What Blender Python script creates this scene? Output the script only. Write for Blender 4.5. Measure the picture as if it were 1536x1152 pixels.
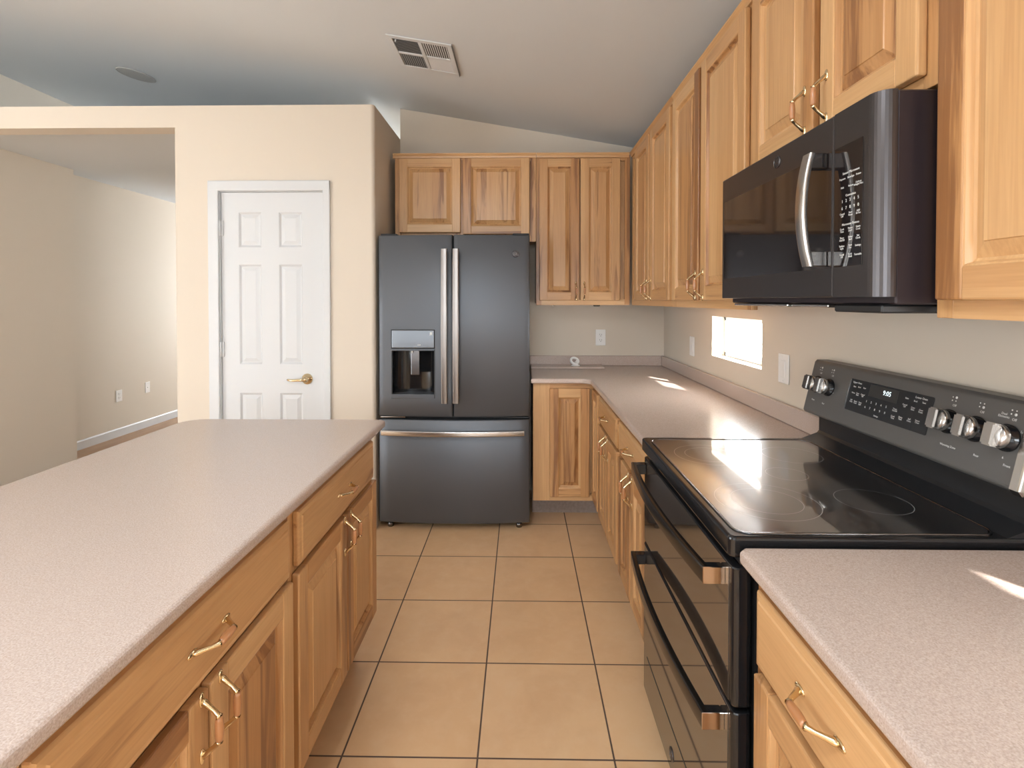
import bpy, bmesh, math, random
from mathutils import Matrix, Vector
random.seed(7)
sc = bpy.context.scene
for o in list(bpy.data.objects):
    bpy.data.objects.remove(o)
COL = sc.collection
pi = math.pi

# ------------------------------------------------------------------ camera
cd = bpy.data.cameras.new('camera'); cam = bpy.data.objects.new('camera', cd); COL.objects.link(cam)
cd.sensor_fit = 'HORIZONTAL'; cd.sensor_width = 36.0
cd.lens = 780.4 / 1536 * 36.0
cd.shift_y = -(576 - 462.8) / 1536
cd.clip_start = 0.02
cam.location = (0, 0, 1.3855)
cam.rotation_euler = (pi / 2 - 0.01552, 0.0, 0.0170)
sc.camera = cam

# ------------------------------------------------------------------ view, world, sun, daylight
vs = sc.view_settings
sc.display_settings.display_device = 'sRGB'
vs.view_transform = 'Standard'; vs.look = 'None'; vs.gamma = 1.0; vs.use_curve_mapping = False
vs.exposure = 0.24
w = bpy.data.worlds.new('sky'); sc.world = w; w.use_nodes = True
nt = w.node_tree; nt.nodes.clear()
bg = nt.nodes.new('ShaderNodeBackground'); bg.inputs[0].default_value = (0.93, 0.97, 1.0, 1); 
# the sky is much brighter on the sun's side of the house (+X) than elsewhere
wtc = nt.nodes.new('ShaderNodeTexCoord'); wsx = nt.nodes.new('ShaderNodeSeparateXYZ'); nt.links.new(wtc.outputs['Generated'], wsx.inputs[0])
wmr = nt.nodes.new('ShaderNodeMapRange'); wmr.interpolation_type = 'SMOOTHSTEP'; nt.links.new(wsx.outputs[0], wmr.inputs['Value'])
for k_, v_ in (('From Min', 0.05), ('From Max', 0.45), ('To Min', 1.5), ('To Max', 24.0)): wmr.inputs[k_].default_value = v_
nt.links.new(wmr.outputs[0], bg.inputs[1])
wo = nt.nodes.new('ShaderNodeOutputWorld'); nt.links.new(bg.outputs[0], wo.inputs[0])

def sun(direction, energy, color):
    l = bpy.data.lights.new('sun', 'SUN'); l.energy = energy; l.angle = math.radians(1.5); l.color = color
    o = bpy.data.objects.new('sun', l); COL.objects.link(o); o.location = (6, -6, 6)
    o.rotation_euler = Vector(direction).to_track_quat('-Z', 'Y').to_euler()
sun((-0.95, 1.62, -1.0), 30.0, (1.0, 0.96, 0.9))

def daylight_or_fill(loc, direction, sx, sy, power, color=(1.0, 0.97, 0.93)):
    l = bpy.data.lights.new('daylight_or_fill', 'AREA'); l.shape = 'RECTANGLE'; l.size = sx; l.size_y = sy
    l.energy = power; l.color = color
    o = bpy.data.objects.new('daylight_or_fill', l); COL.objects.link(o); o.location = loc
    o.rotation_euler = Vector(direction).to_track_quat('-Z', 'Z').to_euler()
    return o
# daylight through the rear and left wall openings, then fill added at the hall's end
daylight_or_fill((-2.35, -3.26, 1.05), (0, 1, 0), 2.3, 2.0, 12, (0.84, 0.93, 1.0))
daylight_or_fill((-0.3, -3.26, 1.55), (0, 1, 0), 1.3, 1.2, 62, (0.84, 0.93, 1.0))
daylight_or_fill((-4.78, -0.3, 1.2), (1, 0, 0), 2.6, 1.9, 112, (0.86, 0.94, 1.0))
daylight_or_fill((-3.0, 8.06, 1.5), (0, -1, 0), 1.2, 1.2, 8, (0.9, 0.95, 1.0))  # added fill for the hall, its end opening is made up
daylight_or_fill((-2.9, 8.06, 2.75), (0, -1, 0), 2.6, .3, 16, (0.9, 0.95, 1.0))  # added fill for the ceiling beyond the ledge, its opening is made up

# ------------------------------------------------------------------ material helpers
def mat(name, color=(0.5, 0.5, 0.5), rough=0.5, metal=0.0, **kw):
    m = bpy.data.materials.new(name); m.use_nodes = True
    b = m.node_tree.nodes['Principled BSDF']
    b.inputs['Base Color'].default_value = (*color, 1)
    b.inputs['Roughness'].default_value = rough; b.inputs['Metallic'].default_value = metal
    for k, v in kw.items():
        b.inputs[k.replace('_', ' ')].default_value = v
    return m
def N(m, t, **kw):
    n = m.node_tree.nodes.new(t)
    for k, v in kw.items(): setattr(n, k, v)
    return n
def L(m, a, b): m.node_tree.links.new(a, b)
def BS(m): return m.node_tree.nodes['Principled BSDF']
def ramp(m, fac, stops, interp='LINEAR'):
    r = N(m, 'ShaderNodeValToRGB'); r.color_ramp.interpolation = interp
    els = r.color_ramp.elements
    while len(els) < len(stops): els.new(0.5)
    for e, (p, c) in zip(els, stops):
        e.position = p; e.color = (*c, 1) if len(c) == 3 else c
    L(m, fac, r.inputs[0]); return r.outputs[0]
def mixc(m, fac, a, b, mode='MIX'):
    x = N(m, 'ShaderNodeMix', data_type='RGBA', blend_type=mode)
    for sock, v in ((x.inputs[0], fac), (x.inputs[6], a), (x.inputs[7], b)):
        if hasattr(v, 'is_output'): L(m, v, sock)
        elif isinstance(v, (int, float)): sock.default_value = v
        else: sock.default_value = (*v, 1)
    return x.outputs[2]
def mth(m, op, a, b=None, c=None):
    x = N(m, 'ShaderNodeMath', operation=op)
    for i, v in enumerate((a, b, c)):
        if v is None: continue
        if hasattr(v, 'is_output'): L(m, v, x.inputs[i])
        else: x.inputs[i].default_value = v
    return x.outputs[0]
def noise(m, vec, scale, detail=2.0, rough=0.5, dist=0.0):
    n = N(m, 'ShaderNodeTexNoise'); n.inputs['Scale'].default_value = scale; n.inputs['Detail'].default_value = detail
    n.inputs['Roughness'].default_value = rough; n.inputs['Distortion'].default_value = dist
    if vec is not None: L(m, vec, n.inputs['Vector'])
    return n.outputs['Fac']
def vmul(m, vec, s):
    x = N(m, 'ShaderNodeVectorMath', operation='MULTIPLY'); L(m, vec, x.inputs[0]); x.inputs[1].default_value = s
    return x.outputs[0]
def objco(m):
    return N(m, 'ShaderNodeTexCoord').outputs['Object']
def bump(m, h, strength, dist=0.002):
    b = N(m, 'ShaderNodeBump'); b.inputs['Strength'].default_value = strength; b.inputs['Distance'].default_value = dist
    L(m, h, b.inputs['Height']); L(m, b.outputs[0], BS(m).inputs['Normal'])

# ------------------------------------------------------------------ materials
def wood_mat(name, light, mid, dark, streak=0.62):
    m = mat(name, rough=0.36)
    a = N(m, 'ShaderNodeAttribute', attribute_name='gr'); v = a.outputs['Vector']
    t = N(m, 'ShaderNodeAttribute', attribute_name='tone'); tone = t.outputs['Fac']
    sep = N(m, 'ShaderNodeSeparateXYZ'); L(m, v, sep.inputs[0])
    # glued-up boards about 8 cm wide across the grain
    bid = mth(m, 'FLOOR', mth(m, 'MULTIPLY', sep.outputs[1], 12.5))
    wn = N(m, 'ShaderNodeTexWhiteNoise', noise_dimensions='1D'); L(m, bid, wn.inputs['W'])
    board = wn.outputs['Value']
    cmb = N(m, 'ShaderNodeCombineXYZ'); L(m, mth(m, 'ADD', sep.outputs[0], mth(m, 'MULTIPLY', board, 7.0)), cmb.inputs[0])
    L(m, sep.outputs[1], cmb.inputs[1]); L(m, sep.outputs[2], cmb.inputs[2]); vv = cmb.outputs[0]
    broad = noise(m, vmul(m, vv, (0.9, 9.0, 9.0)), 1.0, 3.0, 0.55, 0.6)
    heart = noise(m, vmul(m, vv, (0.8, 13.0, 13.0)), 1.0, 4.0, 0.6, 1.4)
    fine = noise(m, vmul(m, vv, (5.0, 150.0, 150.0)), 1.0, 3.0, 0.6)
    mixv = mth(m, 'ADD', mth(m, 'MULTIPLY', broad, 0.55), mth(m, 'ADD', mth(m, 'MULTIPLY', board, 0.28), mth(m, 'MULTIPLY', tone, 0.42)))
    c = ramp(m, mixv, [(0.30, light), (0.85, mid)])
    hv = mth(m, 'ADD', heart, mth(m, 'MULTIPLY', mth(m, 'ADD', mth(m, 'MULTIPLY', board, 0.55), mth(m, 'SUBTRACT', tone, 0.775)), 0.22))
    hm = ramp(m, hv, [(streak, (0, 0, 0)), (streak + 0.10, (1, 1, 1))])
    c = mixc(m, mth(m, 'MULTIPLY', hm, 0.75), c, dark)
    fm = ramp(m, fine, [(0.35, (0.80, 0.76, 0.70)), (0.62, (1, 1, 1))])
    c = mixc(m, 0.55, c, fm, 'MULTIPLY')
    L(m, c, BS(m).inputs['Base Color'])
    bump(m, fine, 0.06, 0.001)
    BS(m).inputs['Coat Weight'].default_value = 0.15; BS(m).inputs['Coat Roughness'].default_value = 0.2
    return m
M = {}
M['wood'] = wood_mat('hickory_wood', (0.645, 0.392, 0.185), (0.465, 0.232, 0.088), (0.20, 0.078, 0.028), 0.575)

m = mat('laminate', rough=0.24, IOR=1.55); v = objco(m)
n1 = noise(m, v, 420, 2, 0.6); n2 = noise(m, v, 160, 3, 0.6); n3 = noise(m, v, 3, 2)
c = ramp(m, n1, [(0.30, (0.365, 0.285, 0.242)), (0.48, (0.465, 0.372, 0.322)), (0.70, (0.55, 0.455, 0.405))])
c = mixc(m, ramp(m, n2, [(0.5, (0, 0, 0)), (0.7, (0.35, 0.35, 0.35))]), c, (0.42, 0.32, 0.26))
c = mixc(m, mth(m, 'MULTIPLY', n3, 0.12), c, (0.52, 0.38, 0.33))
L(m, c, BS(m).inputs['Base Color']); M['laminate'] = m

m = mat('toe_vinyl', (0.30, 0.235, 0.20), 0.6); n1 = noise(m, objco(m), 60, 3)
L(m, ramp(m, n1, [(0.3, (0.27, 0.21, 0.18)), (0.7, (0.35, 0.28, 0.24))]), BS(m).inputs['Base Color']); M['toe'] = m

def paint(name, color, s=0.05, rough=0.75):
    m = mat(name, color, rough); n1 = noise(m, objco(m), 45, 4, 0.6); n2 = noise(m, objco(m), 1.3, 2)
    c2 = tuple(x * 0.95 for x in color)
    L(m, mixc(m, mth(m, 'MULTIPLY', n2, 0.5), color, c2), BS(m).inputs['Base Color'])
    bump(m, n1, s, 0.003); return m
M['wall'] = paint('beige_wall_paint', (0.655, 0.58, 0.485), 0.08)
M['ceiling'] = paint('ceiling_paint', (0.63, 0.655, 0.67), 0.10, 0.85)
M['white'] = paint('white_trim_paint', (0.62, 0.63, 0.64), 0.01, 0.42)
M['plastic'] = mat('white_plastic', (0.82, 0.81, 0.79), 0.35)
M['slot'] = mat('dark_slot', (0.03, 0.03, 0.03), 0.6)
M['vinyl'] = mat('white_window_vinyl', (0.85, 0.85, 0.84), 0.4)

# floor tiles, 40 cm, thin dark grout
m = mat('ceramic_floor_tile', rough=0.32)
tc = N(m, 'ShaderNodeTexCoord').outputs['Object']
mp = N(m, 'ShaderNodeMapping'); L(m, tc, mp.inputs[0])
T = 0.413; X0, Y0 = -0.1307, 3.2036
mp.inputs['Location'].default_value = (-(X0 - 20 * T), -(Y0 - 30 * T), 0)
bk = N(m, 'ShaderNodeTexBrick'); bk.offset = 0.0; bk.squash = 1.0
L(m, mp.outputs[0], bk.inputs['Vector'])
bk.inputs['Scale'].default_value = 1.0; bk.inputs['Brick Width'].default_value = T; bk.inputs['Row Height'].default_value = T
bk.inputs['Mortar Size'].default_value = 0.0032; bk.inputs['Mortar Smooth'].default_value = 0.25; bk.inputs['Bias'].default_value = 0.0
bk.inputs['Color1'].default_value = (0, 0, 0, 1); bk.inputs['Color2'].default_value = (1, 1, 1, 1); bk.inputs['Mortar'].default_value = (0.5, 0.5, 0.5, 1)
tv = bk.outputs['Color']; fac = bk.outputs['Fac']
base = mixc(m, tv, (0.745, 0.470, 0.250), (0.785, 0.515, 0.290))
cl = noise(m, tc, 4.5, 5, 0.6, 0.4); cl2 = noise(m, tc, 17, 4, 0.6)
base = mixc(m, ramp(m, cl, [(0.42, (0, 0, 0)), (0.68, (0.6, 0.6, 0.6))]), base, (0.67, 0.41, 0.222))
base = mixc(m, ramp(m, cl2, [(0.45, (0, 0, 0)), (0.75, (0.4, 0.4, 0.4))]), base, (0.81, 0.575, 0.36))
gr = mixc(m, fac, base, (0.115, 0.07, 0.05))
L(m, gr, BS(m).inputs['Base Color'])
L(m, mth(m, 'ADD', mth(m, 'MULTIPLY', fac, 0.45), 0.33), BS(m).inputs['Roughness'])
bump(m, mth(m, 'SUBTRACT', 1.0, fac), 0.5, 0.002); M['tile'] = m

m = mat('brown_hall_floor', rough=0.4); n1 = noise(m, vmul(m, objco(m), (14, 1.5, 1)), 2.0, 4)
L(m, ramp(m, n1, [(0.3, (0.30, 0.165, 0.085)), (0.7, (0.40, 0.24, 0.13))]), BS(m).inputs['Base Color']); M['hallfloor'] = m

# appliances
m = mat('slate_metal', (0.115, 0.122, 0.135), 0.34, 0.65); n1 = noise(m, objco(m), 900, 2)
L(m, mth(m, 'ADD', mth(m, 'MULTIPLY', n1, 0.10), 0.40), BS(m).inputs['Roughness']); M['slate'] = m
M['slate_dark'] = mat('dark_slate_metal', (0.062, 0.057, 0.06), 0.36, 0.75)
M['black'] = mat('black_plastic', (0.012, 0.012, 0.013), 0.45)
M['black_gloss'] = mat('black_enamel', (0.010, 0.010, 0.011), 0.12)
M['glass'] = mat('black_glass', (0.006, 0.006, 0.007), 0.28, IOR=2.2, Coat_Weight=1.0, Coat_Roughness=0.03, Coat_IOR=2.3)
M['oven_glass'] = mat('oven_door_glass', (0.040, 0.031, 0.025), 0.045, IOR=3.6)  # brown base colour stands in for the reflected floor
M['microwave_glass'] = mat('microwave_glass', (0.013, 0.010, 0.010), 0.05, IOR=1.8)
M['steel'] = mat('brushed_steel', (0.54, 0.52, 0.50), 0.24, 1.0)
M['bronze_steel'] = mat('bronze_steel', (0.28, 0.255, 0.24), 0.34, 1.0)
M['dark_steel'] = mat('dark_steel', (0.20, 0.19, 0.19), 0.22, 1.0)
M['brass'] = mat('antique_brass', (0.74, 0.60, 0.38), 0.22, 1.0)
M['grip'] = mat('copper_wood_grip', (0.42, 0.185, 0.075), 0.32, 0.0, Coat_Weight=0.5)
M['print'] = mat('white_print', (0.72, 0.72, 0.70), 0.5)
M['print_grey'] = mat('grey_print', (0.33, 0.33, 0.33), 0.5)
M['clear'] = mat('pane_glass', (1, 1, 1), 0.0)
m = M['clear']; ntc = m.node_tree; tr = N(m, 'ShaderNodeBsdfTransparent'); gl = N(m, 'ShaderNodeBsdfGlossy'); gl.inputs['Roughness'].default_value = 0.02
mx = N(m, 'ShaderNodeMixShader'); mx.inputs[0].default_value = 0.06; L(m, tr.outputs[0], mx.inputs[1]); L(m, gl.outputs[0], mx.inputs[2])
L(m, mx.outputs[0], ntc.nodes['Material Output'].inputs['Surface'])
M['clock'] = mat('lit_clock_digits', (0.1, 0.1, 0.1), 0.5); BS(M['clock']).inputs['Emission Color'].default_value = (0.8, 0.95, 1, 1); BS(M['clock']).inputs['Emission Strength'].default_value = 1.6
M['grille'] = mat('speaker_grille', (0.42, 0.42, 0.41), 0.8)
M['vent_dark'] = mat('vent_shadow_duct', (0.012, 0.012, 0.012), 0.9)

# ------------------------------------------------------------------ mesh builder
AX = {'x': (0, 2, 1), 'y': (1, 2, 0), 'z': (2, 0, 1), 'Y': (1, 0, 2), 'X': (0, 1, 2), 'Z': (2, 1, 0)}
class MB:
    def __init__(s):
        s.bm = bmesh.new(); s.gl = s.bm.loops.layers.float_vector.new('gr'); s.tl = s.bm.faces.layers.float.new('tone')
    def put(s, t, grain='z', mi=0, smooth=False, tone=None):
        i, j, k = AX[grain]; off = Vector((random.random() * 20, random.random() * 20, random.random() * 20))
        tone = random.random() if tone is None else tone
        vm = {}
        for v in t.verts: vm[v] = s.bm.verts.new(v.co)
        for f in t.faces:
            try: nf = s.bm.faces.new([vm[v] for v in f.verts])
            except ValueError: continue
            nf.material_index = mi; nf.smooth = smooth; nf[s.tl] = tone
            for lp in nf.loops:
                c = lp.vert.co; lp[s.gl] = Vector((c[i], c[j], c[k])) + off
        t.free(); return s
    def box(s, x0, x1, y0, y1, z0, z1, bev=0.0, seg=2, grain='z', mi=0, smooth=False, tone=None, edges=None):
        t = bmesh.new()
        x0, x1 = sorted((x0, x1)); y0, y1 = sorted((y0, y1)); z0, z1 = sorted((z0, z1))
        bmesh.ops.create_cube(t, size=1)
        for v in t.verts:
            v.co = Vector((x0 if v.co.x < 0 else x1, y0 if v.co.y < 0 else y1, z0 if v.co.z < 0 else z1))
        if bev > 0:
            es = [e for e in t.edges if edges is None or edges((e.verts[0].co + e.verts[1].co) / 2, (e.verts[1].co - e.verts[0].co).normalized())]
            bmesh.ops.bevel(t, geom=es, offset=bev, segments=seg, affect='EDGES', profile=0.5)
        return s.put(t, grain, mi, smooth, tone)
    def prism(s, pts, a0, a1, axis='z', grain='z', mi=0, smooth=False, bev=0.0, seg=2, bevsel=None):
        """extrude polygon: axis z -> pts are (x,y); y -> (x,z); x -> (y,z)"""
        def P(p, a):
            return {'z': (p[0], p[1], a), 'y': (p[0], a, p[1]), 'x': (a, p[0], p[1])}[axis]
        t = bmesh.new()
        lo = [t.verts.new(P(p, a0)) for p in pts]; hi = [t.verts.new(P(p, a1)) for p in pts]; n = len(pts)
        t.faces.new(lo[::-1]); t.faces.new(hi)
        for i in range(n): t.faces.new((lo[i], lo[(i + 1) % n], hi[(i + 1) % n], hi[i]))
        bmesh.ops.recalc_face_normals(t, faces=t.faces)
        if bev > 0:
            es = [e for e in t.edges if bevsel is None or bevsel((e.verts[0].co + e.verts[1].co) / 2, (e.verts[1].co - e.verts[0].co).normalized())]
            bmesh.ops.bevel(t, geom=es, offset=bev, segments=seg, affect='EDGES', profile=0.5)
        return s.put(t, grain, mi, smooth)
    def lathe(s, prof, mtx, n=24, mi=0, smooth=True, sx=1.0, sy=1.0):
        """profile (r, h) revolved about local z, placed by mtx"""
        t = bmesh.new(); rings = []
        for r, h in prof:
            if r < 1e-6: rings.append([t.verts.new(mtx @ Vector((0, 0, h)))])
            else: rings.append([t.verts.new(mtx @ Vector((r * sx * math.cos(2 * pi * k / n), r * sy * math.sin(2 * pi * k / n), h))) for k in range(n)])
        for a, b in zip(rings, rings[1:]):
            for k in range(n):
                k2 = (k + 1) % n
                if len(a) == 1 and len(b) == 1: continue
                if len(a) == 1: t.faces.new((a[0], b[k2], b[k]))
                elif len(b) == 1: t.faces.new((a[k], a[k2], b[0]))
                else: t.faces.new((a[k], a[k2], b[k2], b[k]))
        for rg, flip in ((rings[0], True), (rings[-1], False)):
            if len(rg) > 2: t.faces.new(rg[::-1] if flip else rg)
        bmesh.ops.recalc_face_normals(t, faces=t.faces)
        return s.put(t, 'z', mi, smooth)
    def tube(s, pts, radii, n=10, mi=0, closed=False, squash=None):
        pts = [Vector(p) for p in pts]
        if not isinstance(radii, (list, tuple)): radii = [radii] * len(pts)
        t = bmesh.new(); rings = []; up = None; m_ = len(pts)
        for i, p in enumerate(pts):
            if closed: d = (pts[(i + 1) % m_] - pts[i - 1]).normalized()
            else: d = (pts[min(i + 1, m_ - 1)] - pts[max(i - 1, 0)]).normalized()
            if up is None: up = d.orthogonal().normalized()
            up = (up - d * up.dot(d)).normalized(); sd = d.cross(up)
            rings.append([t.verts.new(p + radii[i] * (math.cos(2 * pi * k / n) * up + math.sin(2 * pi * k / n) * sd)) for k in range(n)])
        prs = list(zip(rings, rings[1:])) + ([(rings[-1], rings[0])] if closed else [])
        for a, b in prs:
            for k in range(n): t.faces.new((a[k], a[(k + 1) % n], b[(k + 1) % n], b[k]))
        if not closed: t.faces.new(rings[0][::-1]); t.faces.new(rings[-1])
        bmesh.ops.recalc_face_normals(t, faces=t.faces)
        return s.put(t, 'z', mi, True)
    def rings(s, rect, steps, F, grain='z', mi=0, cap=True, tone=None):
        """concentric rectangles; rect (u0,u1,v0,v1); steps (inset, depth); F(u,v,d)->xyz"""
        u0, u1, v0, v1 = rect; t = bmesh.new(); rs = []
        for ins, d in steps:
            rs.append([t.verts.new(F(*p, d)) for p in ((u0 + ins, v0 + ins), (u1 - ins, v0 + ins), (u1 - ins, v1 - ins), (u0 + ins, v1 - ins))])
        for a, b in zip(rs, rs[1:]):
            for k in range(4): t.faces.new((a[k], a[(k + 1) % 4], b[(k + 1) % 4], b[k]))
        if cap: t.faces.new(rs[-1])
        return s.put(t, grain, mi, False, tone)
    def quad(s, a, b, c, d, grain='z', mi=0):
        t = bmesh.new(); t.faces.new([t.verts.new(p) for p in (a, b, c, d)]); return s.put(t, grain, mi)
    def xform(s, mtx):
        s.bm.transform(mtx); return s
    def build(s, name, mats, parent=None, root=None, weld=False):
        """vertices are in world space when root is given (the thing's Empty)"""
        if root is not None:
            s.bm.transform(root.matrix_basis.inverted())
        if weld: bmesh.ops.remove_doubles(s.bm, verts=s.bm.verts, dist=1e-5)
        me = bpy.data.meshes.new(name); s.bm.to_mesh(me); s.bm.free()
        if not isinstance(mats, (list, tuple)): mats = [mats]
        for mm in mats: me.materials.append(M[mm])
        o = bpy.data.objects.new(name, me); COL.objects.link(o)
        if parent is not None: o.parent = parent
        return o
def thing(name, label, cat, loc, rz=0.0, group=None):
    o = bpy.data.objects.new(name, None); COL.objects.link(o); o.empty_display_size = 0.05
    o.location = loc; o.rotation_euler = (0, 0, rz); return tag(o, label, cat, group)
def tag(o, label, cat, group=None):
    o['label'] = label; o['category'] = cat
    if group: o['group'] = group
    return o
def struct(o):
    o['kind'] = 'structure'; return o
def rrect(u0, u1, v0, v1, r, n=6):
    pts = []
    for cx, cy, a0 in ((u1 - r, v0 + r, -pi / 2), (u1 - r, v1 - r, 0), (u0 + r, v1 - r, pi / 2), (u0 + r, v0 + r, pi)):
        for k in range(n + 1):
            a = a0 + pi / 2 * k / n; pts.append((cx + r * math.cos(a), cy + r * math.sin(a)))
    return pts
TEXTS = []   # (body, size, matrix, key)
def text(key, body, size, mtx, sx=1.0):
    TEXTS.append((key, body, size, mtx, sx))

# ------------------------------------------------------------------ room
CZ = lambda x: 2.625 - 0.172 * x        # sloped ceiling height
RW, BW = 1.035, 3.78
PW = 3.10                               # pantry wall face
XL = -4.72
LEDGE = 2.552

b = MB(); b.box(XL - .1, RW + .11, -3.4, BW + .1, -0.06, 0); struct(b.build('floor', 'tile'))
b = MB(); b.box(XL + .02, -1.97, PW + .0, 8.0, 0.0, 0.004); struct(b.build('floor', 'hallfloor'))
b = MB(); b.prism([(XL - .15, CZ(XL - .15)), (RW + .11, CZ(RW + .11)), (RW + .11, CZ(RW + .11) + .1), (XL - .15, CZ(XL - .15) + .1)], -3.45, 8.2, 'y'); struct(b.build('ceiling', 'ceiling'))

def wall_openings(b, axis, a0, a1, t0, t1, z0, z1, holes, top=None):
    """box wall along `axis`; holes (h0,h1,z0,z1) sorted, not overlapping"""
    def bx(p0, p1, q0, q1):
        if p1 - p0 < 1e-4 or q1 - q0 < 1e-4: return
        if axis == 'x': b.box(p0, p1, t0, t1, q0, q1)
        else: b.box(t0, t1, p0, p1, q0, q1)
    cur = a0
    for h0, h1, hz0, hz1 in holes:
        bx(cur, h0, z0, z1); bx(h0, h1, z0, hz0); bx(h0, h1, hz1, z1); cur = h1
    bx(cur, a1, z0, z1)
WIN = [(-0.08, 0.50, 1.088, 1.301), (2.25, 2.83, 1.088, 1.301)]
b = MB(); wall_openings(b, 'y', -3.2, BW + .12, RW, RW + .11, 0, 2.43, WIN); struct(b.build('wall_right', 'wall'))
b = MB(); b.prism([(-0.875, 0), (RW, 0), (RW, CZ(RW)), (-0.875, CZ(-0.875))], BW, BW + .12, 'y'); struct(b.build('wall_back', 'wall'))
b = MB(); wall_openings(b, 'x', XL, RW, -3.32, -3.2, 0, 2.43, [(-3.5, -1.2, 0.04, 2.06), (-0.95, 0.35, 0.95, 2.15)])
b.prism([(XL, 2.43), (RW, 2.43), (RW, CZ(RW)), (XL, CZ(XL))], -3.32, -3.2, 'y'); struct(b.build('wall_rear', 'wall'))
b = MB(); wall_openings(b, 'y', -3.32, 8.1, XL - .12, XL, 0, CZ(XL), [(-1.6, 1.0, 0.25, 2.15)]); struct(b.build('wall_left', 'wall'))

# pantry wall: right return with a rounded outside corner, header over door and opening
b = MB()
arc = [(-0.897 + 0.022 * math.sin(a), PW + 0.022 - 0.022 * math.cos(a)) for a in [pi / 2 * k / 6 for k in range(7)]]
b.prism([(-1.175, PW)] + arc + [(-0.875, BW), (-0.995, BW), (-0.995, PW + .12), (-1.175, PW + .12)], 0, LEDGE, 'z')
b.box(-1.815, -1.175, PW, PW + .12, 2.05, LEDGE)
b.box(-2.083, -1.815, PW, PW + .12, 2.422, LEDGE); b.box(-2.083, -1.815, PW, PW + .12, 0, 2.422, bev=0.018, seg=4, edges=lambda c, d: abs(d.z) > .9 and c.x < -2.0 and c.y < PW + .01)
b.box(-3.78, -2.083, PW, PW + .12, 2.422, LEDGE)
b.box(XL, -3.78, PW, PW + .12, 0, LEDGE)
struct(b.build('wall_pantry', 'wall'))
# low ceiling of pantry and hall behind that wall (its top is the plant ledge)
b = MB(); b.box(XL, -0.995, PW + .12, 4.37, 2.49, 2.547); b.box(XL, -0.995, 4.37, 8.0, 2.535, 2.547); struct(b.build('ceiling', 'ceiling'))  # ceiling step shaped to shade the hall's far part
b = MB(); b.box(XL, -3.78, PW + .12, 4.35, 0, 2.49); struct(b.build('wall_hall_left', 'wall'))
b = MB(); b.box(XL, -4.09, 4.351, 8.0, 0, 2.535); struct(b.build('wall_hall_far_left', 'wall'))
b = MB(); b.box(-2.083, -1.963, PW + .12, 8.0, 0, 2.49); struct(b.build('wall_hall_right', 'wall'))
b = MB(); wall_openings(b, 'x', XL, -0.875, 8.0, 8.12, 0, 2.547, [(-3.6, -2.4, 0.9, 2.1)]); wall_openings(b, 'x', XL, -1.6, 8.0, 8.12, 2.547, 2.9, [(-4.2, -1.6, 2.6, 2.9)]); b.prism([(-1.6, 2.547), (-.755, 2.547), (-.755, CZ(-.755)), (-1.6, CZ(-1.6))], 8.0, 8.12, 'y'); b.prism([(XL, 2.9), (-1.6, 2.9), (XL, CZ(XL))], 8.0, 8.12, 'y'); struct(b.build('wall_hall_end', 'wall'))  # openings in this wall are added to let the fill in
b = MB(); b.box(-0.875, -0.755, BW + .12, 8.0, 2.3, CZ(-.755)); struct(b.build('wall_loft_right', 'wall'))
b = MB(); b.prism([(-4.088, 0.004), (-4.088, 0.088), (-4.082, 0.088), (-4.074, 0.078), (-4.074, 0.004)], 4.352, 7.99, 'y'); struct(b.build('baseboard_hall', 'white'))
b = MB(); b.box(-7, 4, -9, -3.5, 2.62, 2.75); struct(b.build('sun_blocker', 'white'))  # unseen slab added to keep the sun out of the rear openings

# windows
def window(y0, y1, z0, z1):
    f = MB(); x0, x1 = RW + .065, RW + .105; t = 0.022
    f.box(x0, x1, y0, y1, z0, z0 + t, .002); f.box(x0, x1, y0, y1, z1 - t, z1, .002)
    f.box(x0, x1, y0, y0 + t, z0, z1, .002); f.box(x0, x1, y1 - t, y1, z0, z1, .002)
    ym = (y0 + y1) / 2 + .03
    f.box(x0 - .004, x1, ym - .007, ym + .007, z0 + .01, z1 - .01, .002)
    return f, x0
for i, h in enumerate(WIN):
    f, x0 = window(h[0] + .001, h[1] - .001, h[2] + .001, h[3] - .001)
    o = struct(f.build('window_%d' % (2 - i), 'vinyl'))
    p = MB(); p.box(x0 + .02, x0 + .025, h[0] + .02, h[1] - .02, h[2] + .02, h[3] - .02); p.build('pane', 'clear', o)
    s_ = MB(); s_.box(x0 + .004, x0 + .018, (h[0] + h[1]) / 2 + .02, (h[0] + h[1]) / 2 + .04, h[3] - .06, h[3] - .035, .003); s_.build('latch', 'vinyl', o)
# rear windows behind the camera
def frame_win(name, x0, x1, z0, z1, nm):
    f = MB(); t = .05
    f.box(x0, x1, -3.30, -3.22, z0, z0 + t); f.box(x0, x1, -3.30, -3.22, z1 - t, z1)
    f.box(x0, x0 + t, -3.30, -3.22, z0, z1); f.box(x1 - t, x1, -3.30, -3.22, z0, z1)
    xm = (x0 + x1) / 2; f.box(xm - .03, xm + .03, -3.29, -3.22, z0, z1)
    return struct(f.build(name, 'vinyl'))
frame_win('window_3', -3.5, -1.2, .04, 2.06, 1); frame_win('window_4', -.95, .35, .95, 2.15, 1)

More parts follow.
